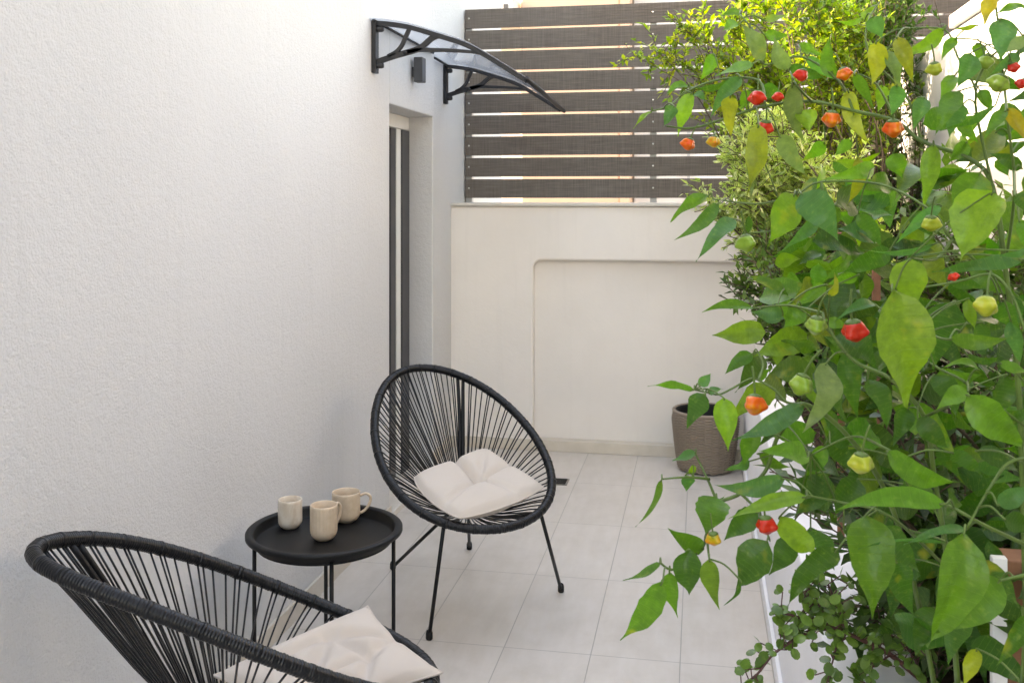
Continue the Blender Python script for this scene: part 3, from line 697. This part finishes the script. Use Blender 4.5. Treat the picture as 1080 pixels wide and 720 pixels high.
def pepper_plant(label, base, leaves, stems, fruits, seed, fill, lum=1.3):
    global stalk_me
    rng = random.Random(seed)
    t = thing('pepper_plant', label, 'plant', base, 0, 'bell pepper plants in the planter')
    b = MB()
    for si, st in enumerate(stems):
        pts = smooth_path([P(*q) for q in st], 5); n = len(pts)
        r0, r1 = (.0040, .0015) if si == 0 else (.0021, .0011)
        b.tube(pts, [r0 + (r1 - r0) * i / (n - 1) for i in range(n)], 8)
        if si == 0:
            root = Vector((max(.45, pts[0].x), pts[0].y, .49)); b.tube(smooth_path([pts[0], pts[0].lerp(root, .5) + Vector((.02, .01, 0)), root], 5), .0068, 8)
    allp = [q for st in stems for q in smooth_path([P(*x) for x in st], 4)]
    lb = MB()
    for row in leaves.replace('\n', '|').split('|'):
        q = row.split(); bu, bv, tu, tv, w, d = map(float, q[:6]); c = G[q[6]]
        d0 = d + rng.uniform(-.03, .03); px = math.hypot(tu - bu, tv - bv); L = px * d0 / FPX
        dd = rng.uniform(-.35, .35) * L
        roll = rng.uniform(-.55, .55) if w > 12 else rng.uniform(.5, .9) * rng.choice((-1, 1))
        W = w * d0 / FPX / max(.45, math.cos(roll)) * .90
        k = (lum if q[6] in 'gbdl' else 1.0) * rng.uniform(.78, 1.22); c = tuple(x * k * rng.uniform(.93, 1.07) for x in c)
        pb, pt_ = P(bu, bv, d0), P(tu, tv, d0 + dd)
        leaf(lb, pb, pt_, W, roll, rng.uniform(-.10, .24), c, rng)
        near = min(allp, key=lambda s_: (s_ - pb).length)
        if (near - pb).length < .16:
            b.tube(smooth_path([near, near.lerp(pb, .5) + Vector((0, 0, .006)), pb, pb.lerp(pt_, .06)], 4), .0011, 6)
    for (u0, u1, v0, v1, d0, d1, n, tints) in fill:
        for _ in range(n):
            pb = P(rng.uniform(u0, u1), rng.uniform(v0, v1), rng.uniform(d0, d1)); L = rng.uniform(.05, .11)
            dr_ = Vector((rng.uniform(-1, 1), rng.uniform(-1, .6), rng.uniform(-1, .35))).normalized()
            leaf(lb, pb, pb + dr_ * L, L * .48, rng.uniform(-1, 1), rng.uniform(-.05, .15), tuple(x * rng.uniform(.75, 1.3) for x in G[rng.choice(tints)]), rng)
    for bb, nm, mt in ((b, 'stem', M['pstem']), (lb, 'foliage', M['pleaf'])):
        for v in bb.v: v -= Vector(base)
        bb.build(nm, mt, t)
    for (u, v, sz, kd) in fruits:
        ds = min(((s_ - P(u, v, (s_).dot(FW))).length, s_.dot(FW)) for s_ in allp)[1]
        d = ds - .02
        key = kd + str(rng.randrange(3))
        if key not in FM:
            ob = fruit_mesh(kd, len(FM) + 3).build('pepper', M['p_' + kd]); FM[key] = ob.data; o = ob
        else:
            o = bpy.data.objects.new('pepper', FM[key]); COL.objects.link(o)
        sc = sz * d / FPX * .86
        p = P(u, v, d) - Vector(base) + Vector((0, 0, sc * .5))
        o.parent = t; o.location = p; o.scale = (sc,) * 3; o.rotation_euler = (rng.uniform(-.35, .35), rng.uniform(-.35, .35), rng.uniform(0, 6))
        if stalk_me is None:
            so = stalk_mesh().build('stalk', M['pstem']); stalk_me = so.data
        else:
            so = bpy.data.objects.new('stalk', stalk_me); COL.objects.link(so)
        so.parent = o
    return t
pepper_plant('tallest pepper plant, arching left across the fence and carrying most of the red peppers', P(1082, 640, 1.35), UP, stem_up, F_UP, 11,
    [(1000, 1120, 130, 280, 1.4, 1.75, 26, 'dgl'), (880, 1010, 170, 300, 1.55, 1.9, 16, 'dg'), (1040, 1150, 20, 150, 1.35, 1.6, 8, 'gld'), (960, 1090, 120, 260, 1.45, 1.75, 9, 'glbd'), (840, 960, 170, 280, 1.55, 1.95, 20, 'glb'), (850, 945, 245, 340, 1.5, 1.9, 30, 'dgd')], 1.5)
pepper_plant('bushy pepper plant at the right with the largest leaves and one big red pepper', P(1010, 700, 1.35), MID, stem_mid, F_MID, 12,
    [(900, 1120, 300, 480, 1.5, 1.9, 60, 'dgd'), (930, 1120, 470, 690, 1.4, 1.8, 54, 'dd'), (850, 960, 330, 520, 1.5, 1.8, 34, 'dgl'), (900, 1100, 290, 520, 1.42, 1.6, 20, 'ggbd'), (800, 880, 270, 420, 1.5, 1.9, 22, 'dgl')])
pepper_plant('low drooping pepper plant branch hanging left over the tiles with an orange pepper', P(985, 700, 1.5), LOW, stem_low, F_LOW, 13, [])

# ------------------------------------------------------------------ shrubs made of twigs and small leaves
def small_leaf(b, p, d, up, L, W, col):
    s = d.cross(up)
    if s.length < 1e-3: s = d.cross(Vector((1, 0, 0)))
    s.normalize(); n = s.cross(d)
    pts = [p, p + d * L * .4 + s * W * .5 + n * W * .12, p + d * L * .45, p + d * L * .4 - s * W * .5 + n * W * .12, p + d * L - n * L * .08]
    b.add(pts, [(0, 1, 2), (0, 2, 3), (1, 4, 2), (2, 4, 3)], [(0, .5), (.4, 1), (.45, .5), (.4, 0), (1, .5)], col)
def shrub(name, label, cat, root, tips, mat, pal, L, W, per, twig_len, ntw, seed, group=None, trunk=.012, spread=.5, tw=.0016, bark='bark', droop=0, top=None):
    """root point, a list of branch end points (world); twigs with small leaves leave every branch"""
    rng = random.Random(seed); t = thing(name, label, cat, root, 0, group); root = Vector(root)
    wb = MB(); lb = MB()
    for tip in tips:
        tip = Vector(tip); ln = (tip - root).length
        mid = root.lerp(tip, .5) + Vector((rng.uniform(-.1, .1), rng.uniform(-.1, .1), .06)) * ln
        pth = smooth_path([root, root.lerp(mid, .5) + Vector((0, 0, .04 * ln)), mid, mid.lerp(tip, .55) + Vector((rng.uniform(-.05, .05), rng.uniform(-.05, .05), .03)) * ln, tip], 6); n = len(pth)
        wb.tube(pth, [trunk * (1 - .82 * i / (n - 1)) for i in range(n)], 7)
        for k in range(ntw):
            f = 1 - rng.random() ** 1.4 * spread; i = min(n - 2, int(f * (n - 1))); p = pth[i].lerp(pth[i + 1], rng.random())
            bd = (pth[i + 1] - pth[i]).normalized()
            dv = (bd * rng.uniform(.2, 1.0) + Vector((rng.gauss(0, .6), rng.gauss(0, .6), rng.gauss(.1 - droop, .5)))).normalized()
            tl = twig_len * rng.uniform(.5, 1.2)
            q0 = p; tp = [p]; dvv = dv.copy()
            for s_ in range(4):
                dvv = (dvv + Vector((rng.gauss(0, .18), rng.gauss(0, .18), rng.gauss(-droop * .3, .15)))).normalized(); q0 = q0 + dvv * tl / 4; tp.append(q0)
            wb.tube(tp, tw, 4, caps=False)
            hue = rng.random()
            for m_ in range(per):
                f2 = (m_ + rng.random() * .5) / per; i2 = min(3, int(f2 * 4)); q = tp[i2].lerp(tp[i2 + 1], f2 * 4 - i2)
                ld = (dvv * .55 + Vector((rng.gauss(0, .6), rng.gauss(0, .6), rng.gauss(.1, .5)))).normalized()
                c = pal[min(len(pal) - 1, int((hue * .7 + rng.random() * .3) * len(pal)))]; j = rng.uniform(.8, 1.2)
                sL = L * rng.uniform(.65, 1.2)
                small_leaf(lb, q, ld, Vector((rng.gauss(0, .4), rng.gauss(0, .4), 1)), sL, W / L * sL, tuple(x * j for x in c))
    for bb, nm, mt in ((wb, 'branches', M[bark]), (lb, 'foliage', M[mat])):
        for v in bb.v: v -= root
        bb.build(nm, mt, t)
    return t
rng = random.Random(5)
def cloud(cu, cv, su, sv, d, sd, n):
    out = []
    for _ in range(n):
        a = rng.uniform(0, 6.283); r = math.sqrt(rng.random()); out.append(P(cu + su * r * math.cos(a), cv + sv * r * math.sin(a), d + rng.uniform(-sd, sd)))
    return out
VP_ = [(.30, .37, .11), (.22, .32, .08), (.42, .45, .19), (.15, .25, .06)]
shrub('variegated_shrub', 'bushy shrub with small cream edged leaves in front of the fence', 'shrub', (.62, 3.55, .5), cloud(822, 205, 84, 70, 3.35, .22, 40), 'vleaf', VP_, .033, .015, 13, .11, 30, 21, trunk=.009, spread=.4)
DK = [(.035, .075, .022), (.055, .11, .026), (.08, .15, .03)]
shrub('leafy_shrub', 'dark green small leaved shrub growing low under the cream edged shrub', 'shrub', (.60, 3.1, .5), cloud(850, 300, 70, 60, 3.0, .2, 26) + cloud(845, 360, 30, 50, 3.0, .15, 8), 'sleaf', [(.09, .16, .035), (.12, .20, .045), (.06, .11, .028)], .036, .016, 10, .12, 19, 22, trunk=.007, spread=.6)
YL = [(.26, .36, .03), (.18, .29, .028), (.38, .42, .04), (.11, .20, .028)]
tips = [P(668, 58, 4.6), P(690, 50, 4.6), P(705, 55, 4.65), P(726, 30, 4.6), P(742, 18, 4.65), P(746, 40, 4.7), P(760, 62, 4.7), P(720, 62, 4.7)] + cloud(820, 35, 80, 50, 4.7, .25, 30) + cloud(880, 60, 50, 55, 4.8, .2, 12) + cloud(830, -40, 90, 50, 4.7, .25, 10)
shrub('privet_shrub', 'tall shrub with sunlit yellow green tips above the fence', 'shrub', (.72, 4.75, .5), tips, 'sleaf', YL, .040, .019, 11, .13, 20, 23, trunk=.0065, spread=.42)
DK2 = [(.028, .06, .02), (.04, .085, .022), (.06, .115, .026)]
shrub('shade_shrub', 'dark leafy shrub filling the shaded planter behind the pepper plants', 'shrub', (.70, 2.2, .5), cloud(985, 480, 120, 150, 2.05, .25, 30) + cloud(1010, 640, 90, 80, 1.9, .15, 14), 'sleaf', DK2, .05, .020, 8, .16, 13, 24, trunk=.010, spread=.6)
shrub('climbing_shrub', 'mid green leafy shrub against the sunlit boundary wall', 'shrub', (.85, 3.0, .5), cloud(1010, 290, 100, 90, 2.8, .2, 30) , 'sleaf', [(.05, .10, .025), (.08, .15, .03), (.11, .18, .035)], .055, .022, 7, .16, 11, 25, trunk=.010, spread=.5)

# trailing jade bush
jb = thing('jade_bush', 'trailing bush with tiny round leaves on red brown stems over the planter edge', 'plant', P(985, 728, 1.72))
JB = [[(1000, 735, 1.75), (976, 720, 1.74), (939, 690, 1.72), (911, 675, 1.70), (890, 666, 1.69), (870, 659, 1.68), (837, 649, 1.68), (814, 642, 1.68)],
      [(880, 664, 1.69), (860, 663, 1.68), (841, 672, 1.66), (827, 681, 1.65), (813, 692, 1.64), (799, 710, 1.63), (782, 724, 1.62), (775, 740, 1.62)],
      [(890, 666, 1.69), (886, 645, 1.70), (880, 630, 1.71), (873, 616, 1.72)], [(885, 668, 1.69), (880, 690, 1.67), (872, 720, 1.66)], [(921, 680, 1.7), (920, 700, 1.69), (918, 724, 1.68)],
      [(970, 706, 1.73), (962, 690, 1.74), (949, 676, 1.74), (926, 662, 1.74)], [(845, 652, 1.68), (852, 635, 1.68), (846, 622, 1.68), (838, 612, 1.68)], [(939, 690, 1.72), (925, 700, 1.71), (905, 712, 1.70)], [(870, 659, 1.68), (862, 645, 1.67), (868, 634, 1.67)]]
wb = MB(); lb = MB()
for i, st in enumerate(JB):
    pts = smooth_path([P(*q) for q in st], 6); n = len(pts)
    r0 = (.0052, .0034, .0028, .0024, .0024, .0022, .0018, .002, .0018)[i]
    wb.tube(pts, [r0 * (1 - .6 * k / (n - 1)) for k in range(n)], 7)
    L = 0
    for k in range(1 if i else 8, n):
        if i == 0 and k < 18 and rng.random() < .55: continue
        for rep in range(1):
            p = pts[k] + Vector((rng.gauss(0, .006), rng.gauss(0, .006), rng.gauss(0, .006))); d = Vector((rng.gauss(0, 1), rng.gauss(0, 1), rng.gauss(.2, .8))).normalized()
            # short shoot with opposite round leaves
            sh = rng.uniform(.006, .03) if rng.random() < .6 else .004
            wb.tube([pts[k], p + d * sh], .0011, 5, caps=False)
            for s in (-1, 1):
                ld = (d.cross(Vector((rng.gauss(0, 1), rng.gauss(0, 1), rng.gauss(0, 1)))).normalized() * s + d * .5).normalized()
                rr = rng.uniform(.006, .0125); q = p + d * sh; up = Vector((rng.gauss(0, .5), rng.gauss(0, .5) - .6, 1)); sd = ld.cross(up).normalized(); nn = sd.cross(ld)
                vs = [q, q + ld * rr + nn * .0016] + [q + ld * (rr * (1 - math.cos(a))) + sd * (rr * .85 * math.sin(a)) for a in [math.pi * 2 * (x + .5) / 9 for x in range(9)]]
                j = rng.uniform(.75, 1.2); c = tuple(x * j for x in rng.choice(((.12, .23, .04), (.15, .27, .05), (.09, .17, .04))))
                lb.add(vs, [(1, 2 + x, 2 + (x + 1) % 9) for x in range(9)], [(.5, .5)] * 11, c)
for bb, nm, mt in ((wb, 'stem', M['redstem']), (lb, 'foliage', M['jade'])):
    for v in bb.v: v -= jb.location
    bb.build(nm, mt, jb)

# wooden stakes in the planter
for (u, d, vt, w, lab) in ((1074, 1.55, 585, .030, 'thick red brown wooden post at the right edge of the photo'), (887, 2.5, 245, .0085, 'thin red brown wooden stake behind the leaves, left of its twin'), (924, 2.5, 241, .0095, 'thin red brown wooden stake among the leaves, right of its twin')):
    p = P(u, vt, d); s = MB(); s.box(-w, w, -w, w, .0, p.z - .48); o = s.build('wooden_stake', M['wood'], None, False, .002); o.location = (p.x, p.y, .48)
    tag(o, lab, 'stake', 'wooden stakes in the planter')
p = P(1068, 585, 1.52); s = MB(); s.box(-.012, .010, -.008, .008, 0, p.z - .48); o = s.build('white_batten', M['pvc'], None, False, .002); o.location = (p.x - .022, p.y - .01, .48); tag(o, 'narrow white batten beside the thick wooden post', 'batten')

# ------------------------------------------------------------------ beyond the fence
def house_box(name, label, x0, x1, y0, y1, h, mat):
    t = thing(name, label, 'house', ((x0 + x1) / 2, y0, -.2)); b = MB(); b.box(x0, x1, y0, y1, -.2, h); local(b, t).build('wall', M[mat], t, False, .02); return t
ph = house_box('peach_house', 'peach rendered house seen through the fence gaps', -1.83, -.80, 10, 15, 6.5, 'peach')
b = MB(); b.box(-.80, -.70, 9.98, 15, -.2, 6.5); local(b, ph).build('corner_trim', M['peach'], ph, False)
wh = house_box('white_house', 'white house right of the peach house beyond the fence', -.69, 2.4, 10.4, 15, 6.2, 'farwhite')
b = MB(); b.box(-.13, -.10, 10.35, 10.399, -.2, 6.2); local(b, wh).build('drainpipe', M['post'], wh, False)
bh = house_box('balcony_house', 'white house with a balcony slab left of the peach house', -3.6, -1.85, 10.8, 15, 6.4, 'farwhite')
b = MB(); b.box(-3.6, -1.86, 9.7, 10.79, 3.32, 3.50); local(b, bh).build('balcony', M['farwhite'], bh, False)
for x in (-2.36, -2.14, -1.93):
    b = MB(); b.box(x - .02, x + .025, 9.68, 9.72, 3.28, 3.40); local(b, bh).build('fitting', M['anthracite'], bh, False)
gh = house_box('grey_house', 'house with a dark grey pitched roof beyond the fence, right of the white house', 2.6, 6, 9, 14, 2.5, 'farwhite')
b = MB(); b.prism([(8.7, 2.5), (11.5, 4.6), (14.3, 2.5)], lambda a, c, h: (h, a, c), 2.4, 6.2); local(b, gh).build('roof', M['fargrey'], gh, False)
shrub('evergreen_shrub', 'dark leaved tall shrub in the far corner of the planter beside the boundary wall', 'shrub', (.92, 5.25, .5), cloud(912, 20, 52, 40, 5.1, .2, 30) + cloud(905, -30, 80, 30, 5.1, .2, 12), 'sleaf', DK + [(.10, .15, .03)], .045, .020, 10, .16, 22, 26, trunk=.006, spread=.8)

blocker = house_box('sky_blocker', 'tall grey block added out of view beyond the white boundary wall to cut skylight', 1.9, 7, -5, 2.9, 6.0, 'fargrey')  # added block, out of view, keeps skylight off the near facade
b = MB(); b.box(1.8, 7.1, -5.1, 3.0, 6.002, 6.15); local(b, blocker).build('roof', M['fargrey'], blocker, False)  # top slab of the added block
# ------------------------------------------------------------------ light
az = math.atan2(-.96, .04); el = rad(31)
w = bpy.data.worlds.new('World'); S.world = w; w.use_nodes = True
sky = w.node_tree.nodes.new('ShaderNodeTexSky'); sky.sky_type = 'NISHITA'; sky.sun_disc = False; sky.sun_elevation = el; sky.sun_rotation = az % (2 * math.pi)
sky.dust_density = 2.0; sky.ozone_density = .6
w.node_tree.links.new(sky.outputs[0], w.node_tree.nodes['Background'].inputs['Color']); w.node_tree.nodes['Background'].inputs['Strength'].default_value = .15
sl = bpy.data.lights.new('sun', 'SUN'); sl.energy = 2.0; sl.angle = rad(.53); sl.color = (1, .96, .92)
so = bpy.data.objects.new('sun', sl); COL.objects.link(so)
dv = Vector((math.sin(az) * math.cos(el), math.cos(az) * math.cos(el), math.sin(el)))
so.rotation_euler = dv.to_track_quat('Z', 'Y').to_euler(); so.location = dv * 20

cam = bpy.data.cameras.new('camera'); cam.lens = 36 * FPX / 1080; cam.sensor_width = 36; cam.shift_y = -(360 - HV) / 1080; cam.clip_end = 500; cam.clip_start = .05
cam.dof.use_dof = True; cam.dof.focus_distance = 2.9; cam.dof.aperture_fstop = 18
co = bpy.data.objects.new('camera', cam); COL.objects.link(co); co.location = (0, 0, CH); co.rotation_euler = (rad(90), 0, YAW); S.camera = co
S.view_settings.view_transform = 'Standard'; S.view_settings.look = 'None'; S.view_settings.exposure = 3.45; S.view_settings.use_white_balance = True; S.view_settings.white_balance_temperature = 9900; S.view_settings.white_balance_tint = 15; S.view_settings.gamma = 1
S.cycles.max_bounces = 10; S.cycles.diffuse_bounces = 6; S.cycles.transparent_max_bounces = 12; S.cycles.use_denoising = True
